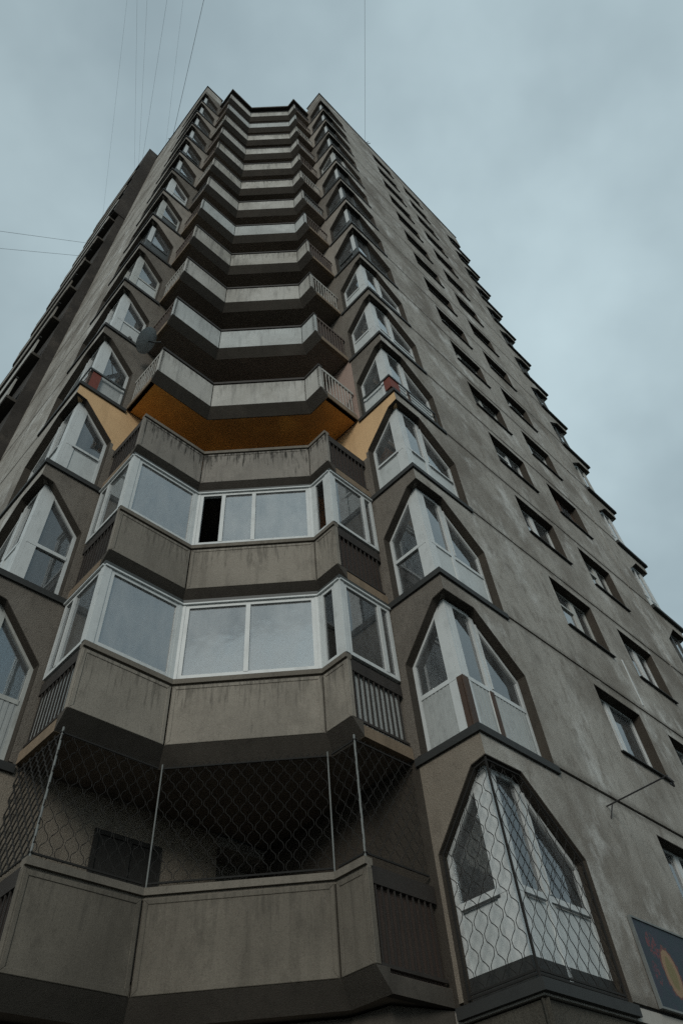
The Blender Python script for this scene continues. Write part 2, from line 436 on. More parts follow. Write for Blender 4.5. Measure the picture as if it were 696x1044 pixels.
# ---- bay windows
CC = {}
def bay(side, k):
    fs, fl = {'R': (sR, fR), 'L': (sL, fL), 'F': (sF, fF)}[side]
    ins = .15; z = k*H
    gs = fs.shift(ins, ins); gl = fl.shift(ins, ins)
    w = .065
    # style of each storey
    st = {('R', 0): ('pvc', 'board', 'board'), ('R', 1): ('pvc', 'corr', 'corr'), ('R', 2): ('pvc', 'glass', 'board'), ('R', 3): ('pvc', 'board', 'board'),
          ('R', 4): ('pvc', 'open', 'open'), ('R', 5): ('pvc', 'board', 'board'), ('R', 6): ('pvc', 'board', 'dark'),
          ('L', 0): ('pvc', 'board', 'board'), ('L', 1): ('pvc_dirty', 'corr', 'corr'), ('L', 2): ('pvc', 'glass', 'board'), ('L', 3): ('pvc', 'board', 'board'),
          ('L', 4): ('pvc', 'open', 'open'), ('L', 5): ('pvc', 'board', 'board'), ('L', 6): ('pvc_dirty', 'board', 'dark'), ('L', 9): ('pvc', 'board', 'board')}.get((side, k))
    if not st:
        st = rnd.choice([('pvc', 'board', 'board'), ('pvc_dirty', 'dark', 'dark'), ('frame_dark', 'dark', 'board'), ('frame_dark', 'glass', 'glass'), ('pvc_dirty', 'board', 'dark'), ('frame_dark', 'dark', 'dark')])
        if k >= 7: st = rnd.choice([('frame_dark', 'dark', 'dark'), ('frame_dark', 'glass', 'dark'), ('frame_dark', 'glass', 'glass'), ('pvc_dirty', 'dark', 'dark'), ('frame_dark', 'dark', 'glass')])
    fm, lows, lowl = st
    Ps = [(.072, .04), (.072, 2.335), (.12, 2.33), (SHORT-ins, 1.535), (SHORT-ins, .04)]
    Pl = [(0, .04), (0, 2.34), (.57, 2.36), (LONG-ins, 1.475), (LONG-ins, .04)]
    fr = MB()
    Qs = inset(Ps, w); ring(fr, gs, Ps, w, 0, .07, z); Ql = ring(fr, gl, Pl, w, 0, .07, z)
    pc = .12 if fm == 'pvc' else .07
    box(fr, gs, w+.01, w+pc+.05, -.004, .066, z+.1, z+2.2)         # wide corner boards
    box(fr, gl, w, w+pc, -.004, .066, z+.1, z+2.29)
    tz = .90
    box(fr, gs, w, SHORT-ins-w, -.008, .06, z+tz, z+tz+.07)
    box(fr, gl, w, LONG-ins-w, -.008, .06, z+tz, z+tz+.07)
    box(fr, gl, .60, .68, -.012, .062, z+.1, z+2.30)
    if side != 'F' and fm != 'frame_dark':
        box(fr, gl, .70, .73, -.02, .05, z+tz+.08, z+2.2)   # sash stile
    root = fr.build('bay_window', fm, tower)
    if fm == 'frame_dark' and side != 'F':
        m = MB(); box(m, gs, .0, .14, -.012, -.005, z+.95, z+2.2); m.build('corner_board', 'pvc', root)
    # ledge
    lb = MB(); t = .04 if side != 'F' else .10; Ls = 1.06; Ll = LONG+.03 if side != 'F' else LONG
    th = .11
    sh = 0 if k else .24
    P = [fl.p(-t, -t, 0)[:2], fl.p(Ll, -t, 0)[:2], fl.p(Ll, .2, 0)[:2], fl.p(.2, .2, 0)[:2], fs.p(Ls, .2, 0)[:2], fs.p(Ls, -t, 0)[:2]]
    lb.hexa([(x, y, z-.12) for x, y in P], [(x, y, z-.12+th+sh*0) for x, y in P])
    lb.build('ledge', 'ledge', root)
    if k == 0:
        m = MB(); box(m, gs, 0, SHORT-ins-.02, -.012, -.002, z+.0, z+.25); m.build('kick_board', 'ledge', root)
        m = MB(); box(m, gl, -.012, LONG-ins-.02, -.012, -.002, z+.0, z+.25); m.build('kick_board', 'ledge', root)
    def fill(g, Q, low, cuts):
        pcs = [clip(Q, 1, tz+.07, 1)]; lo = [clip(Q, 1, tz, -1)]
        for c in cuts:
            pcs = [y for x in pcs for y in (clip(x, 0, c-.04, -1), clip(x, 0, c+.04, 1)) if len(y) > 2]
            lo = [y for x in lo for y in (clip(x, 0, c-.04, -1), clip(x, 0, c+.04, 1)) if len(y) > 2]
        for x in pcs:
            x = clip(x, 0, w+pc+.02, 1)
            if len(x) < 3: continue
            m = MB(); prism(m, g, x, .03, .038, z); m.build('pane', 'glass', root)
        for x in lo:
            x = clip(x, 0, w+pc, 1)
            if len(x) < 3: continue
            m = MB()
            if low == 'corr':
                s0 = min(p[0] for p in x); s1 = max(p[0] for p in x); z1 = max(p[1] for p in x); n = int((s1-s0)/.07)
                for i in range(n):
                    a = s0+(s1-s0)*i/n; b = s0+(s1-s0)*(i+1)/n; mid = (a+b)/2
                    box(m, g, a, mid, .0, .012, z+.06, z+z1); box(m, g, mid, b, .006, .02, z+.06, z+z1)
                m.build('panel', 'corr', root)
            elif low == 'glass': prism(m, g, x, .03, .038, z); m.build('pane', 'glass', root)
            elif low == 'open':
                prism(m, g, x, .012, .03, z); m.build('panel', 'corr' if side == 'L' else 'white_board', root)
            else:
                prism(m, g, x, .012, .03, z); m.build('panel', 'white_board' if low == 'board' else 'frame_dark', root)
    fill(gs, Qs, lows, []); fill(gl, Ql, lowl, [.64])
    if lowl == 'corr' or (lowl == 'open'):
        m = MB(); box(m, gs, 0, .08, -.03, -.009, z+.05, z+.9); box(m, gl, -.03, .10, -.03, -.009, z+.05, z+.9)
        m.build('post', 'wood', root)
        m = MB(); box(m, gl, .60, .68, -.03, -.013, z+.05, z+.9); m.build('post', 'wood', root)
    if lows == 'open':
        m = MB()
        for g, L in ((gs, SHORT-ins), (gl, LONG-ins)):
            box(m, g, -.08, L, -.085, -.06, z+.78, z+.84)
            box(m, g, L-.04, L-.02, -.084, -.062, z+.01, z+.78)
        m.build('rail', 'frame_dark', root)
        m = MB()
        if side == 'R': box(m, gl, -.055, .26, -.058, -.035, z+.35, z+.86); box(m, gs, -.055+.0, .12, -.058, -.036, z+.35, z+.86)
        else: box(m, gs, .02, .22, -.058, -.035, z+.1, z+.8)
        m.build('panel', 'red', root)['label'] = 'red brown board'
    if lows == 'board' and k in (1, 3, 0, 2):
        for g, a, c in ((gs, w+pc, SHORT-ins-.1), (gl, w+pc, .55), (gl, .75, LONG-ins-.1)):
            m = MB(); box(m, g, a, c, -.02, -.013, z+tz-.03, z+tz-.005); m.build('drip_rail', 'frame_dark', root)
    return root
bays = {}
for k in range(NF):
    for sd in 'RLF': bays[sd, k] = bay(sd, k)

# ---- wavy wire security grilles
def grille(f, poly, pitch, per, name, parent, z=0, r=.005, n=-.02, hbar=()):
    s0 = min(p[0] for p in poly); s1 = max(p[0] for p in poly)
    mb = MB(); i = 0; s = s0+pitch/2
    while s < s1:
        seg = clip(clip(poly, 0, s-.0005, 1), 0, s+.0005, -1)
        if len(seg) > 2:
            za = min(p[1] for p in seg); zb = max(p[1] for p in seg)
            pts = []; q = za
            while q < zb:
                ph = (q/per) % 1
                tri = (1 if ph < .5 else -1)
                # smooth trapezoid wave
                wv = max(-1, min(1, 1.35*math.sin(2*math.pi*ph)))
                pts.append(f.p(s+(1 if i % 2 else -1)*wv*pitch*.37, n, z+q)); q += per/8
            if len(pts) > 1: tube(mb, pts, r, 4)
        s += pitch; i += 1
    if len(poly) > 4: ring(mb, f, inset(poly, -.03), .018, n-.008, n+.008, z)
    for zz in hbar: box(mb, f, s0, s1, n-.008, n+.008, z+zz-.01, z+zz+.01)
    return mb.build(name, 'grille', parent)
po = inset(short_open(), .065); grille(sR, po, .105, .30, 'security_grille', bays['R', 0], n=.04, hbar=(.08, ))
po = inset(long_open(), .065); grille(fR, po, .105, .30, 'security_grille', bays['R', 0], n=.04, hbar=(.08, ))
m = MB(); tube(m, [(RCa+.03, RCb+.03, .0), (RCa+.03, RCb+.03, 2.36)], .014, 6); m.build('security_grille', 'grille', bays['R', 0])

# ---- facade windows
def facade_window(s0, s1, k, f=fR):
    z = k*H; g = f.shift(0, .18)
    P = [(s0+.01, WZ[0]+.03), (s1-.01, WZ[0]+.03), (s1-.01, WZ[1]-.01), (s0+.01, WZ[1]-.01)]
    fm = rnd.choice(['pvc', 'pvc', 'pvc', 'pvc_dirty', 'pvc_dirty', 'wood'])
    if k <= 3: fm = 'pvc' if (k+int(s0)) % 3 else 'pvc_dirty'
    m = MB(); Q = ring(m, g, P, .045, 0, .07, z)
    mid = s0+(s1-s0)*rnd.choice([.38, .5, .5, .62])
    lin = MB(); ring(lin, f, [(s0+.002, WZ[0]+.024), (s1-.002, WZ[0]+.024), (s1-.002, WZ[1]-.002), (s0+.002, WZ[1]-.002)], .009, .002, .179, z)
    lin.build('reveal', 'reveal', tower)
    box(m, g, mid-.045, mid+.045, -.01, .068, z+P[0][1]+.05, z+P[2][1]-.05)
    if rnd.random() < .6: box(m, g, mid+.06, mid+.10, -.015, .05, z+Q[0][1], z+Q[2][1])
    if rnd.random() < .35: box(m, g, s0+.06, mid-.045, -.008, .06, z+2.10, z+2.15)
    root = m.build('window', fm, tower)
    for a, b in ((Q[0][0], mid-.045), (mid+.045, Q[1][0])):
        m = MB(); prism(m, g, [(a, Q[0][1]), (b, Q[0][1]), (b, Q[2][1]), (a, Q[2][1])], .03, .038, z); m.build('pane', 'glass', root)
    m = MB(); lo = [f.p(s0-.05, -.07, z+WZ[0]-.025), f.p(s1+.05, -.07, z+WZ[0]-.025), f.p(s1+.05, .165, z+WZ[0]+.004), f.p(s0-.05, .165, z+WZ[0]+.004)]
    e = .006
    lo = [f.p(s0-.03, -.06, z+WZ[0]-.02), f.p(s1+.03, -.06, z+WZ[0]-.02), f.p(s1+.03, -.002, z+WZ[0]-.006), f.p(s0-.03, -.002, z+WZ[0]-.006)]
    m.hexa(lo, [(x, y, q+.02) for x, y, q in lo])
    box(m, f, s0+.004, s1-.004, 0, .178, z+WZ[0]+.002, z+WZ[0]+.022)
    m.build('sill', 'ledge', root)
    return root
for k in range(NF):
    facade_window(*WIN_A, k); facade_window(*WIN_B, k)

m = MB(); box(m, fR, 6.28, 6.31, -.02, -.002, 2*H+.15, 2*H+1.3); m.build('paint_run', 'pvc', tower)  # white paint run on the wall, built as a thin raised strip

# ---- balconies
HLp, CLp, CRp, HRp = (2.83, 7.26), (4.21, 7.26), (5.70, 5.77), (5.70, 5.28)
REp = (6.83, 5.28); LEp = (2.83, 8.40)
PATH = [HLp, CLp, CRp, HRp]
SEG = [F(HLp, (1, 0), (0, 1)), F(CLp, (1, -1), (1, 1)), F(CRp, (0, -1), (1, 0))]
SLEN = [1.38, 1.49*math.sqrt(2), .49]
SIDE_R = F(HRp, (1, 0), (0, 1)); SIDE_L = F(HLp, (0, 1), (1, 0))
SRL = 1.13; SLL = 1.13
def path_wall(mb, n0, n1, z0, z1, i, gap=0, n2=None, n3=None):
    o0 = offset_path(PATH, n0); o1 = offset_path(PATH, n1)
    a0, b0, a1, b1 = o0[i], o0[i+1], o1[i], o1[i+1]
    d = (b0-a0).normalized()*gap
    a0 = a0+d; a1 = a1+d; b0 = b0-d; b1 = b1-d
    if n2 is None:
        lo = [(*a0, z0), (*b0, z0), (*b1, z0), (*a1, z0)]; hi = [(*a0, z1), (*b0, z1), (*b1, z1), (*a1, z1)]
    mb.hexa(lo, hi)

def balcony(k):
    z = k*H
    pm = {0: 'panel_grey', 1: 'panel_beige', 2: 'panel_beige', 3: 'panel_stained', 4: 'panel_white', 5: 'panel_white_c', 6: 'panel_white', 11: 'panel_white_b'}.get(k) or ['panel_white', 'panel_white_b', 'panel_white_c'][(k*7) % 3]
    m = MB()
    inn = offset_path(PATH, .2)
    P = [LEp, (inn[0].x, inn[0].y), tuple(inn[1]), tuple(inn[2]), tuple(inn[3]), REp, (RCa-.01, LCb-.01)]
    P[0] = (2.83, 8.40)
    m.hexa([(x, y, z+.01) for x, y in P], [(x, y, z+.17) for x, y in P])
    root = m.build('balcony', 'soffit', tower)
    if k == 4:
        m = MB(); Pq = [(2.85, 8.39), (2.85, inn[0].y+.01), (inn[1].x+.01, inn[1].y+.02), (inn[2].x+.02, inn[2].y+.02), (inn[3].x+.02, 5.30), (6.81, 5.30), (6.81, 8.38)]
        m.hexa([(x, y, z-.002) for x, y in Pq], [(x, y, z+.008) for x, y in Pq])
        m.build('soffit', 'orange', root)['label'] = 'orange painted balcony soffit'
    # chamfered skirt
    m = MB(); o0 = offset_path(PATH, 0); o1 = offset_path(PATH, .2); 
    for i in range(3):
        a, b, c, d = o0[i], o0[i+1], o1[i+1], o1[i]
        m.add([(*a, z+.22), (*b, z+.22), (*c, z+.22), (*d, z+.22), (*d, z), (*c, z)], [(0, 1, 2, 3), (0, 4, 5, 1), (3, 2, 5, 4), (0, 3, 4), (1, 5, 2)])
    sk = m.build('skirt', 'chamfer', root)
    for i in range(3):
        m = MB(); path_wall(m, 0, .08, z+.222, z+1.14, i, .01); 
        if k < 4:
            f_ = SEG[i]; ring(m, f_, [(.015, z+.225), (SLEN[i]-.015, z+.225), (SLEN[i]-.015, z+1.135), (.015, z+1.135)], .055, -.009, .001)
        m.build('parapet_panel', pm, root, bevel=.005)
    m = MB()
    for i in range(3):
        path_wall(m, -.018, .10, z+1.175, z+1.255, i)
        path_wall(m, .02, .07, z+1.14, z+1.175, i)
    m.build('coping', 'coping' if k < 4 else 'rail_dark', root)
    # side railings
    bar = {0: 'rail_dark', 1: 'rail_dark', 2: 'rail_dark', 3: 'rail_dark', 4: 'rail_pale', 5: 'rail_rust', 6: 'rail_pale', 7: 'rail_rust'}.get(k, rnd.choice(['rail_rust', 'rail_pale', 'rail_dark']))
    sheet = {0: 'sheet_brown', 1: 'corr', 2: 'sheet_brown', 3: 'sheet_brown', 4: None, 5: 'sheet_brown', 6: None, 9: 'corr', 12: 'corr'}.get(k, rnd.choice([None, 'sheet_brown', None]))
    for f, L in ((SIDE_R, SRL), (SIDE_L, SLL)):
        m = MB()
        box(m, f, .085, L-.02, .01, .05, z+1.0 if k < 4 else z+1.1, z+1.19)
        box(m, f, .085, L-.02, .015, .04, z+.22, z+.255)
        nb = 10
        for i in range(nb):
            s = .13+(L-.24)*i/(nb-1); box(m, f, s-.009, s+.009, .018, .036, z+.255, z+1.0 if k < 4 else z+1.1)
        ra = m.build('railing', bar, root)
        m = MB(); box(m, f, 0, .08, -.004, .085, z+.224, z+1.14)                                # end post of the parapet
        m.build('end_post', pm, root, bevel=.006)
        m = MB(); box(m, f, .2, L-.005, -.002, .1, z-.002, z+.168); m.build('slab_edge', 'chamfer' if k == 0 else 'edge' if k < 9 else 'soffit', root)
        if sheet:
            m = MB()
            if sheet == 'corr':
                n = 20
                for i in range(n):
                    a = .1+(L-.13)*i/n; b = a+(L-.13)/n; c = (a+b)/2
                    box(m, f, a, c, .06, .07, z+.2, z+1.1); box(m, f, c, b, .072, .082, z+.2, z+1.1)
            else: box(m, f, .1, L-.03, .06, .075, z+.2, z+1.1)
            m.build('screen', sheet, root)
    # doors on the two rear walls
    for f, s in ((F((6.84, 5.4), (0, 1), (1, 0)), .7), (F((2.9, 8.41), (1, 0), (0, 1)), 1.15)):
        if k == 0 and s == .7: continue
        m = MB(); P = [(s, .75), (s+1.0, .75), (s+1.0, 2.35), (s, 2.35)]
        Q = ring(m, f, P, .06, -.03, -.002, z); box(m, f, s+.48, s+.54, -.034, -.003, z+.8, z+2.3)
        o = m.build('window_frame', 'joint' if k == 0 else 'pvc_dirty', root)
        m = MB(); box(m, f, s+.06, s+.94, -.014, -.006, z+.81, z+2.29); m.build('dark_pane', 'joint', root)
    return root
balc = [balcony(k) for k in range(NF)]

# roof slab over the top balconies
m = MB(); P = [(2.80, 8.40), (2.80, 7.23), (4.19, 7.23), (5.67, 5.75), (5.67, 5.25), (6.83, 5.25), (6.83, 8.40)]
m.hexa([(x, y, 15.86*H) for x, y in P], [(x, y, 15.86*H+.26) for x, y in P]); m.build('balcony_roof', 'chamfer', tower)

# glazed balconies
def glaze(k, muls, open_sash=None):
    z = k*H; zb, zt_ = 1.262, 2.66; root = balc[k]
    fr = MB(); pn = []
    def section(f, L, mul, a0=0, a1=0, mat='glass_mirror', skip=()):
        P = [(a0, zb), (L-a1, zb), (L-a1, zt_), (a0, zt_)]
        Q = ring(fr, f, P, .06, .0, .06, z)
        edges = [Q[0][0]]
        for mm in mul:
            box(fr, f, mm-.035, mm+.035, -.006, .058, z+zb+.05, z+zt_-.05); edges += [mm-.035, mm+.035]
        edges.append(Q[1][0])
        for i in range(0, len(edges), 2):
            if i//2 in skip: continue
            pn.append((f, edges[i], edges[i+1], mat))
    section(SEG[0], SLEN[0], [], .12, .05)
    section(SEG[1], SLEN[1], muls, .05, .05, skip=open_sash or ())
    section(SEG[2], SLEN[2], [], .05, .12, 'glass_dark')
    section(SIDE_R, SRL, [.86], .08, .02, 'glass')
    section(SIDE_L, SLL, [.80], .08, .02, 'glass')
    # corner posts
    for f, s0, s1 in ((SEG[0], 0, .12), (SEG[0], 1.31, 1.378), (SEG[1], .0, .05), (SEG[1], SLEN[1]-.05, SLEN[1]), (SEG[2], .0, .05), (SEG[2], .37, .49), (SIDE_R, 0, .08), (SIDE_L, .0, .08)):
        box(fr, f, s0+.001, s1-.001, -.010, .055, z+zb+.001, z+zt_-.001)
    g = fr.build('glazing_frame', 'pvc', root)
    for f, a, b, mt in pn:
        m = MB(); box(m, f, a, b, .028, .036, z+zb+.06, z+zt_-.06); m.build('pane', mt, root)
    m = MB()
    for i in range(3): path_wall(m, -.035, .03, z+zt_+.002, z+zt_+.03, i)
    for f in (SIDE_R, SIDE_L): box(m, f, .0, 1.12, -.035, -.002, z+zt_+.002, z+zt_+.03)
    m.build('head_flashing', 'pvc', root)
    m = MB()
    for i in range(3): path_wall(m, .012, .2, z+zt_+.031, z+H-.004, i)
    for f in (SIDE_R, SIDE_L): box(m, f, .2, 1.12, .0, .10, z+zt_+.031, z+H-.006)
    m.build('head_board', 'frame_dark', root)
glaze(1, [1.02])
glaze(2, [.48, 1.04], open_sash=(0,))
# grilles and poles of the lowest balcony
for f, L, pt in ((SEG[0], 1.38, .09), (SEG[1], SLEN[1], .09), (SEG[2], .49, .09), (SIDE_R, 1.12, .09), (SIDE_L, 1.12, .075)):
    grille(f, [(0.02, 1.30), (L-.01, 1.30), (L-.01, 2.78), (0.02, 2.78)], pt, .24 if f is not SIDE_L else .2, 'security_grille', balc[0], r=.0045 if f is not SIDE_L else .009, n=.05, hbar=(1.32, 2.72))
for p in (HLp, CLp, CRp, HRp):
    m = MB(); x, y = p[0]+.05, p[1]+.05
    tube(m, [(x, y, 1.25), (x, y, 2.79)], .014 if p in (HLp, HRp) else .010, 8); m.build('pole', 'steel', balc[0])

# ---- projecting wing at the end of the left facade
m = MB(); W0 = LEND
box(m, B, 1.42, 1.77, W0, 18.5, -Z0, 16.2*H); box(m, B, 1.77+.001, 2.4, W0+.3, 18.5, -Z0, 16.2*H)
m.build('wing_wall', 'side', tower)
for k in range(NF):
    m = MB(); z = k*H
    box(m, B, 1.12, 1.419, W0+.05, 18.4, z-.07, z+.06)
    r_ = m.build('wing_balcony', 'chamfer', tower)
    m = MB(); box(m, B, 1.10, 1.15, W0+.02+rnd.random()*.5, 18.4, z+.06, z+1.05); m.build('parapet_panel', rnd.choice(['panel_white', 'panel_stained', 'panel_beige']), r_)
    m = MB(); box(m, B, 1.09, 1.16, W0+.02, 18.4, z+1.05, z+1.10); m.build('coping', 'ledge', r_)
m = MB(); box(m, B, 1.16, 2.4, W0-.03, 18.6, 12.3*H, 16.8*H); m.build('wing_attic', 'side', tower)

# ------------------------------------------------------------------ things on and around the tower
def wpt(a, b, z):
    c, s = math.cos(ALPHA), math.sin(ALPHA)
    return Vector((a*c-b*s, a*s+b*c, z+Z0))
class WF(F):                         # the same wall planes in world coordinates
    def __init__(s, f, o=(0, 0)):
        s.f = f
    def p(s, x, n, z):
        q = s.f.p(x, n, z); return tuple(wpt(*q))
wR, wsR, wL, wsL = WF(fR), WF(sR), WF(fL), WF(sL)

# curtains
def curtain(f, s0, s1, z0, z1, k, label, shape='straight', mat='curtain', depth=.34, hem=None):
    me = MB(); n = max(8, int((s1-s0)/.03)); z = k*H
    top, bot = [], []
    for i in range(n+1):
        t = i/n; s = s0+(s1-s0)*t
        d = depth+.025*math.sin(t*n*.9)+.01*math.sin(t*n*2.3)
        zt_ = z1 if not callable(z1) else z1(s)
        zb = z0
        if shape == 'swag': zb = z0+(zt_-z0)*(1-abs(2*t-1))*.55
        if shape == 'left': zb = z0+(zt_-z0)*.75*max(0, t-.25)
        if shape == 'right': zb = z0+(zt_-z0)*.75*max(0, .75-t)
        top.append((s, d, zt_)); bot.append((s, d, zb))
    for i in range(n):
        a, b, c, d = bot[i], bot[i+1], top[i+1], top[i]
        me.hexa([f.p(q[0], q[1], z+q[2]) for q in (a, b, c, d)], [f.p(q[0], q[1]+.004, z+q[2]) for q in (a, b, c, d)])
    o = me.build('curtain', mat, None, smooth=False)
    tag(o, label, 'curtain', 'curtains behind the bay windows')
def slopeS(s): return 2.3 if s < .3 else 2.3-(s-.3)*1.13
def slopeL(s): return 2.3 if s < .74 else 2.3-(s-.74)*.9
curtain(wR, .28, .74, .95, 2.25, 0, 'white net curtain behind the grilled lowest bay, narrow middle pane')
curtain(wR, .84, 1.45, .95, 1.9, 0, 'white net curtain behind the grilled lowest bay, outer pane towards the facade', 'right')
curtain(wsR, .45, .88, .95, slopeS, 1, 'grey curtain behind the bay side pane above striped panels', 'left', 'curtain_dim')
curtain(wR, .3, 1.3, .95, slopeL, 1, 'wide pale curtain behind the bay panes above striped panels on the right facade', 'straight')
curtain(wsR, .25, .88, .12, 1.6, 2, 'grey folded curtain in the right bay side pane that has glass down to the ledge', 'swag', 'curtain_dim')
curtain(wR, .3, 1.0, .12, 2.0, 2, 'white curtain in the right bay two storeys above the grilled one', 'right')
curtain(wsL, .3, .88, .12, slopeS, 2, 'bright curtain in the left bay side pane beside dark balcony bars', 'right')
curtain(wsL, .3, .86, .95, slopeS, 3, 'bright curtain in the left bay under the yellow wall', 'right')
curtain(wsL, .3, .86, .95, slopeS, 5, 'pale curtain in the left bay level with the satellite dish', 'right')
curtain(wsL, .3, .80, .95, slopeS, 4, 'pale scalloped curtain in the left bay above the red brown board', 'right')
curtain(wsL, .25, .86, .95, slopeS, 1, 'pale curtain in the lowest visible left bay at the picture edge', 'straight')
curtain(wR, .3, .75, .95, 2.2, 5, 'small pale curtain in the right bay one storey above the red brown board', 'right')
curtain(wsR, .5, .9, .95, slopeS, 4, 'scalloped pale curtain in the right bay with the red brown board', 'left')

for s0, s1, k, lb, sh in ((4.35, 5.0, 1, 'white net curtain in the facade window above the metal rod', 'straight'), (4.35, 5.4, 2, 'parted net curtain in the near facade window with the white run beside it', 'right'),
        (7.1, 7.7, 2, 'net curtain in the farther facade window just above the white run', 'left'), (4.3, 4.95, 0, 'white curtain in the facade window above the painted sign', 'straight'),
        (4.4, 5.0, 3, 'short net curtain in the near facade window level with the yellow wall', 'right'), (7.05, 7.7, 3, 'net curtain in the farther facade window level with the yellow wall', 'straight')):
    curtain(wR, s0, s1, WZ[0]+.1, 2.5, k, lb, sh, depth=.42)
gr_ = 'pale blinds added behind the balcony glazing'  # blinds added to make the reflective panes look paler
for sg, s0, s1, z0_, z1_, k, lb in ((SEG[0], .2, 1.30, 1.3, 2.6, 1, 'wide pale blind added behind the left pane of the lower glazed balcony'), (SEG[1], .1, .95, 1.3, 2.58, 1, 'pale blind added behind the middle left pane of the lower glazed balcony'),
        (SEG[1], 1.08, 2.0, 1.3, 2.30, 1, 'pale blind added behind the middle right pane of the lower glazed balcony, hung low'), (SEG[0], .2, 1.30, 1.3, 2.6, 2, 'wide pale blind added behind the left pane of the upper glazed balcony'),
        (SEG[1], .55, .98, 1.3, 2.3, 2, 'narrow pale blind added beside the open dark sash of the upper glazed balcony'), (SEG[1], 1.10, 2.0, 1.3, 2.6, 2, 'pale blind added behind the middle right pane of the upper glazed balcony')):
    m = MB(); f_ = WF(sg); n = 14
    for i in range(n):
        a = s0+(s1-s0)*i/n; b = s0+(s1-s0)*(i+1)/n; da = .10+.012*math.sin(i*2.1); db = .10+.012*math.sin((i+1)*2.1)
        m.hexa([f_.p(a, da, k*H+z0_), f_.p(b, db, k*H+z0_), f_.p(b, db, k*H+z1_), f_.p(a, da, k*H+z1_)], [f_.p(a, da+.004, k*H+z0_), f_.p(b, db+.004, k*H+z0_), f_.p(b, db+.004, k*H+z1_), f_.p(a, da+.004, k*H+z1_)])
    tag(m.build('blind', 'blind'), lb, 'blind', gr_)

# satellite dish on the left side rail between the fourth and fifth balconies
dish = bpy.data.objects.new('satellite_dish', None); col.objects.link(dish)
dish.location = wpt(2.70, 7.95, 4*H+2.42); dish.rotation_euler = (R(58), 0, R(-76))
tag(dish, 'grey satellite dish clamped to the left side rail above the orange soffit', 'satellite dish')
m = MB(); rings_ = 6; sg = 24; rad = .33
for side_, off in ((0, 0), (1, -.012)):
    o = len(m.v)
    for i in range(rings_+1):
        r0 = rad*i/rings_
        for j in range(sg):
            a = 2*math.pi*j/sg; m.v.append((r0*math.cos(a), r0*1.12*math.sin(a), .55*r0*r0+off))
    for i in range(rings_):
        for j in range(sg):
            a = o+i*sg+j; b = o+i*sg+(j+1) % sg
            m.f.append((a, b, b+sg, a+sg))
m.build('reflector', 'dish', dish, smooth=True)
m = MB(); tube(m, [(0, -.36, .05), (0, -.2, .36)], .012, 6); tube(m, [(0, -.22, .33), (0, -.15, .44)], .028, 8); m.build('feed_arm', 'frame_dark', dish)
m = MB(); tube(m, [(0, 0, -.01), (0, .05, -.14), (.05, .1, -.3)], .02, 6); m.build('bracket', 'frame_dark', dish)

# flag rod on the right facade
rod = MB(); tube(rod, [wR.p(2.86, 0, 2.58), wR.p(2.86, -1.0, 2.60)], .011, 6); tube(rod, [wR.p(2.86, 0, 2.40), wR.p(2.86, -.10, 2.585)], .009, 6)
rd = rod.build('bracket_rod', 'wire'); tag(rd, 'thin dark metal rod sticking out of the right facade above the painted sign', 'bracket')
m = MB(); tube(m, [wR.p(2.86, -.98, 2.60), wR.p(2.87, -1.02, 2.52), wR.p(2.92, -1.0, 2.46), wR.p(2.95, -.96, 2.53)], .014, 6); m.build('hook', 'wire', rd)

# painted sign board
sign = bpy.data.objects.new('painted_sign', None); col.objects.link(sign); sign.location = wpt(RCa+2.27, RCb-.02, .05); sign.rotation_euler = (0, 0, ALPHA)
tag(sign, 'dark blue painted sign board with red marks and a yellow oval, low on the facade', 'sign')
sm, nt, b = new_mat('sign_paint')
pos = nt.nodes.new('ShaderNodeTexCoord').outputs['Object']
sp = nt.nodes.new('ShaderNodeSeparateXYZ'); nt.links.new(pos, sp.inputs[0])
X, Zc = sp.outputs['X'], sp.outputs['Z']
def ell(cx, cz, rx, rz):
    dx = mth(nt, 'DIVIDE', mth(nt, 'SUBTRACT', X, cx), rx); dz = mth(nt, 'DIVIDE', mth(nt, 'SUBTRACT', Zc, cz), rz)
    return mth(nt, 'ADD', mth(nt, 'MULTIPLY', dx, dx), mth(nt, 'MULTIPLY', dz, dz))
nz = noise(nt, pos, 7, detail=5, off=(2, 0, 1)); nz2 = noise(nt, pos, 22, detail=4)
c = mix(nt, ramp(nt, nz, .4, .7), (.009, .022, .03), (.018, .018, .034))
redm = mth(nt, 'MULTIPLY', mth(nt, 'LESS_THAN', mth(nt, 'ADD', ell(.33, .68, .17, .2), nz2), 1.1), ramp(nt, nz2, .47, .55))
c = mix(nt, mth(nt, 'MULTIPLY', redm, .7), c, (.16, .025, .025))
redm = mth(nt, 'MULTIPLY', mth(nt, 'LESS_THAN', mth(nt, 'ADD', ell(.2, .36, .1, .18), nz2), 1.1), ramp(nt, nz2, .47, .55))
c = mix(nt, mth(nt, 'MULTIPLY', redm, .6), c, (.14, .02, .03))
c = mix(nt, mth(nt, 'LESS_THAN', mth(nt, 'ADD', ell(.60, .42, .22, .30), mth(nt, 'MULTIPLY', nz2, 1.1)), 1.45), c, (.11, .03, .02))
c = mix(nt, mth(nt, 'LESS_THAN', mth(nt, 'ADD', ell(.60, .42, .18, .26), mth(nt, 'MULTIPLY', nz2, .3)), 1.1), c, (.22, .14, .07))
c = mix(nt, mth(nt, 'LESS_THAN', mth(nt, 'ADD', ell(.60, .42, .11, .19), mth(nt, 'MULTIPLY', nz2, .9)), 1.3), c, (.15, .12, .04))
nt.links.new(c, b.inputs['Base Color']); b.inputs['Roughness'].default_value = .6
M['sign'] = sm
LF = F((0, 0), (1, 0), (0, 1))
m = MB(); box(m, LF, 0, 2.3, -.015, .0, 0, .93); m.build('board', 'sign', sign)
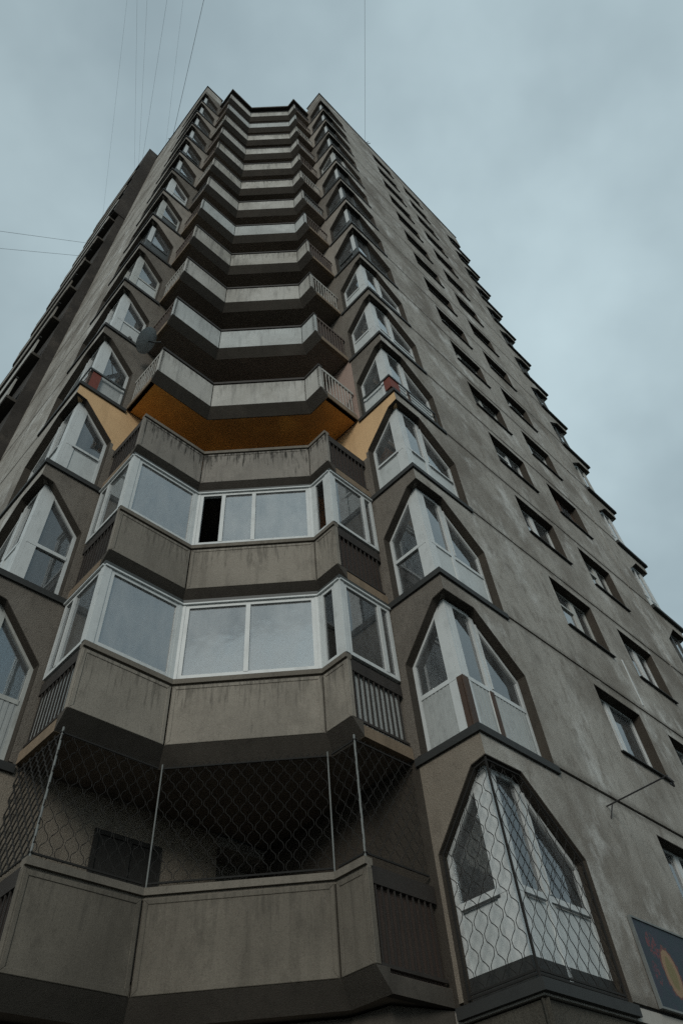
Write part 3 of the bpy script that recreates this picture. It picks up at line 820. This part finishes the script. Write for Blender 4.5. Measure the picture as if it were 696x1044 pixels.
m = MB(); ring(m, LF, [(-.02, -.02), (2.32, -.02), (2.32, .95), (-.02, .95)], .022, -.03, .01); m.build('sign_frame', 'steel', sign)

# roof antennas
for a, b_, nm, lb in ((RCa+4.2, RCb+.12, 'roof_antenna', 'thin antenna mast on the right roof edge, holding one wire'), (LCa+.12, LCb+3.9, 'roof_antenna', 'short mast on the left roof edge, holding the thickest wire')):
    m = MB(); p = wpt(a, b_, zt+1.4); tube(m, [p, p+Vector((0, 0, 1.5))], .035, 6)
    tube(m, [p+Vector((-.3, 0, 1.1)), p+Vector((.3, 0, 1.1))], .02, 4); tube(m, [p+Vector((-.2, .05, 1.35)), p+Vector((.2, -.05, 1.35))], .02, 4)
    tag(m.build(nm, 'wire'), lb, 'antenna', 'masts on the tower roof')

# overhead wires
def wire(p, q, r, label, ext=1.0, sag=.0):
    p = Vector(p); q = Vector(q); e = p+(q-p)*ext
    m = MB(); pts = []
    for i in range(25):
        t = i/24; x = p.lerp(e, t); x.z -= sag*4*t*(1-t); pts.append(x)
    tube(m, pts, r*.5, 5)
    tag(m.build('overhead_wire', 'wire'), label, 'wire', 'wires running from the tower roof')
CAMZ = 1.6
def up(x, y, z=45, k=1.0): return Vector((x*k, y*k, z*k+CAMZ))
rt = wpt(LCa+.12, LCb+3.9, zt+1.9)
wire(rt, up(-3.4, 1.1, 45, .95), .022, 'thickest overhead wire, running up from the left roof edge mast', 1.5)
wire(wpt(RCa+4.2, RCb+.12, zt+2.9), up(4.12, 3.3, 45, 1.0), .016, 'single near vertical wire rising from the right roof antenna', 1.6)
for (x, y, lb, base, r) in ((-6.0, 2.4, 'thin wire just left of the thickest wire', (1.3, 14.6, 46.2), .010), (-7.0, 2.3, 'faint wire, second left of the thickest wire', (1.3, 14.9, 46.0), .008), (-7.5, 2.25, 'faint wire, third left of the thickest wire', (1.3, 15.3, 45.8), .008),
                         (-8.0, 2.2, 'faintest wire of the fan, farthest from the thickest wire', (1.2, 17.0, 40.5), .007), (-5.2, 2.5, 'faint wire close beside the thickest wire on its left', (1.9, 13.0, 46.5), .008)):
    wire(wpt(*base), up(x, y), r, lb, 1.5)
wire(wpt(1.15, 14.0, 30.4), up(-18.7, 12.7, 45, .6), .012, 'upper of two level wires running off to the left', 1.6)
wire(wpt(1.12, 14.0, 28.8), up(-19.1, 13.7, 45, .6), .012, 'lower of two level wires running off to the left', 1.6)

# ------------------------------------------------------------------ ground
def sheet(name, x0, y0, x1, y1, z, mat):
    m = MB(); m.v = [(x0, y0, z), (x1, y0, z), (x1, y1, z), (x0, y1, z)]; m.f = [(0, 1, 2, 3)]
    return tag(m.build(name, mat), kind='structure')
sheet('ground', -600, -600, 600, 600, 0, 'paving')
sheet('road', -600, -14, 600, -6, .004, 'asphalt')
m = MB(); m.hexa([(-300, -6, 0), (300, -6, 0), (300, -5.8, 0), (-300, -5.8, 0)], [(-300, -6, .12), (300, -6, .12), (300, -5.8, .12), (-300, -5.8, .12)])
tag(m.build('kerb', 'kerb'), kind='structure')

# ------------------------------------------------------------------ world, sun, camera
w = bpy.data.worlds.new('World'); scene.world = w; w.use_nodes = True
nt = w.node_tree; bg = nt.nodes['Background']
sky = nt.nodes.new('ShaderNodeTexSky'); sky.sky_type = 'NISHITA'; sky.sun_disc = False
SUN_EL, SUN_ROT = R(24), R(186)
sky.sun_elevation = SUN_EL; sky.sun_rotation = SUN_ROT; sky.dust_density = 3
tc = nt.nodes.new('ShaderNodeTexCoord')
c1 = noise(nt, tc.outputs['Generated'], 1.15, 1, 1, 1.2, 5, .5, (1.3, .2, .5))
c2 = noise(nt, tc.outputs['Generated'], 2.6, 1, 1, 1, 5, .55, (5, 2, 1))
f = mth(nt, 'ADD', mth(nt, 'MULTIPLY', c1, .75), mth(nt, 'MULTIPLY', c2, .3))
cl = mix(nt, ramp(nt, f, .34, .66), (2.8, 3.65, 4.05), (5.3, 6.65, 7.1))
dp = nt.nodes.new('ShaderNodeVectorMath'); dp.operation = 'DOT_PRODUCT'
nt.links.new(tc.outputs['Generated'], dp.inputs[0]); dp.inputs[1].default_value = Vector((.22, .35, .91)).normalized()
lum = mth(nt, 'ADD', mth(nt, 'MULTIPLY', ramp(nt, dp.outputs['Value'], .72, 1.0), .26), .82)
sc_ = nt.nodes.new('ShaderNodeVectorMath'); sc_.operation = 'SCALE'; nt.links.new(cl, sc_.inputs[0]); nt.links.new(lum, sc_.inputs['Scale'])
allc = mix(nt, .93, sky.outputs[0], sc_.outputs[0])
nt.links.new(allc, bg.inputs['Color']); bg.inputs['Strength'].default_value = .1

sd = bpy.data.lights.new('sun', 'SUN'); sd.energy = 1.35; sd.angle = R(20); sd.color = (1, .95, .87)
so = bpy.data.objects.new('sun', sd); col.objects.link(so)
d = Vector((math.sin(SUN_ROT)*math.cos(SUN_EL), math.cos(SUN_ROT)*math.cos(SUN_EL), math.sin(SUN_EL)))
so.rotation_euler = d.to_track_quat('Z', 'Y').to_euler()

cam = bpy.data.cameras.new('camera'); co = bpy.data.objects.new('camera', cam); col.objects.link(co)
co.matrix_world = Matrix.Translation((0, 0, CAMZ)) @ Matrix.Rotation(math.pi/2+.8726, 4, 'X') @ Matrix.Rotation(-.109546, 4, 'Z')
cam.sensor_fit = 'VERTICAL'; cam.sensor_height = 36; cam.lens = 716.34/1044*36; cam.clip_end = 2000; cam.clip_start = .05
scene.camera = co
scene.view_settings.view_transform = 'Standard'; scene.view_settings.look = 'None'; scene.view_settings.gamma = 1; scene.view_settings.exposure = 0
scene.render.engine = 'CYCLES'
scene.cycles.use_denoising = False
scene.cycles.max_bounces = 6; scene.cycles.transparent_max_bounces = 16; scene.cycles.diffuse_bounces = 3; scene.cycles.glossy_bounces = 3
scene.cycles.caustics_reflective = False; scene.cycles.caustics_refractive = False
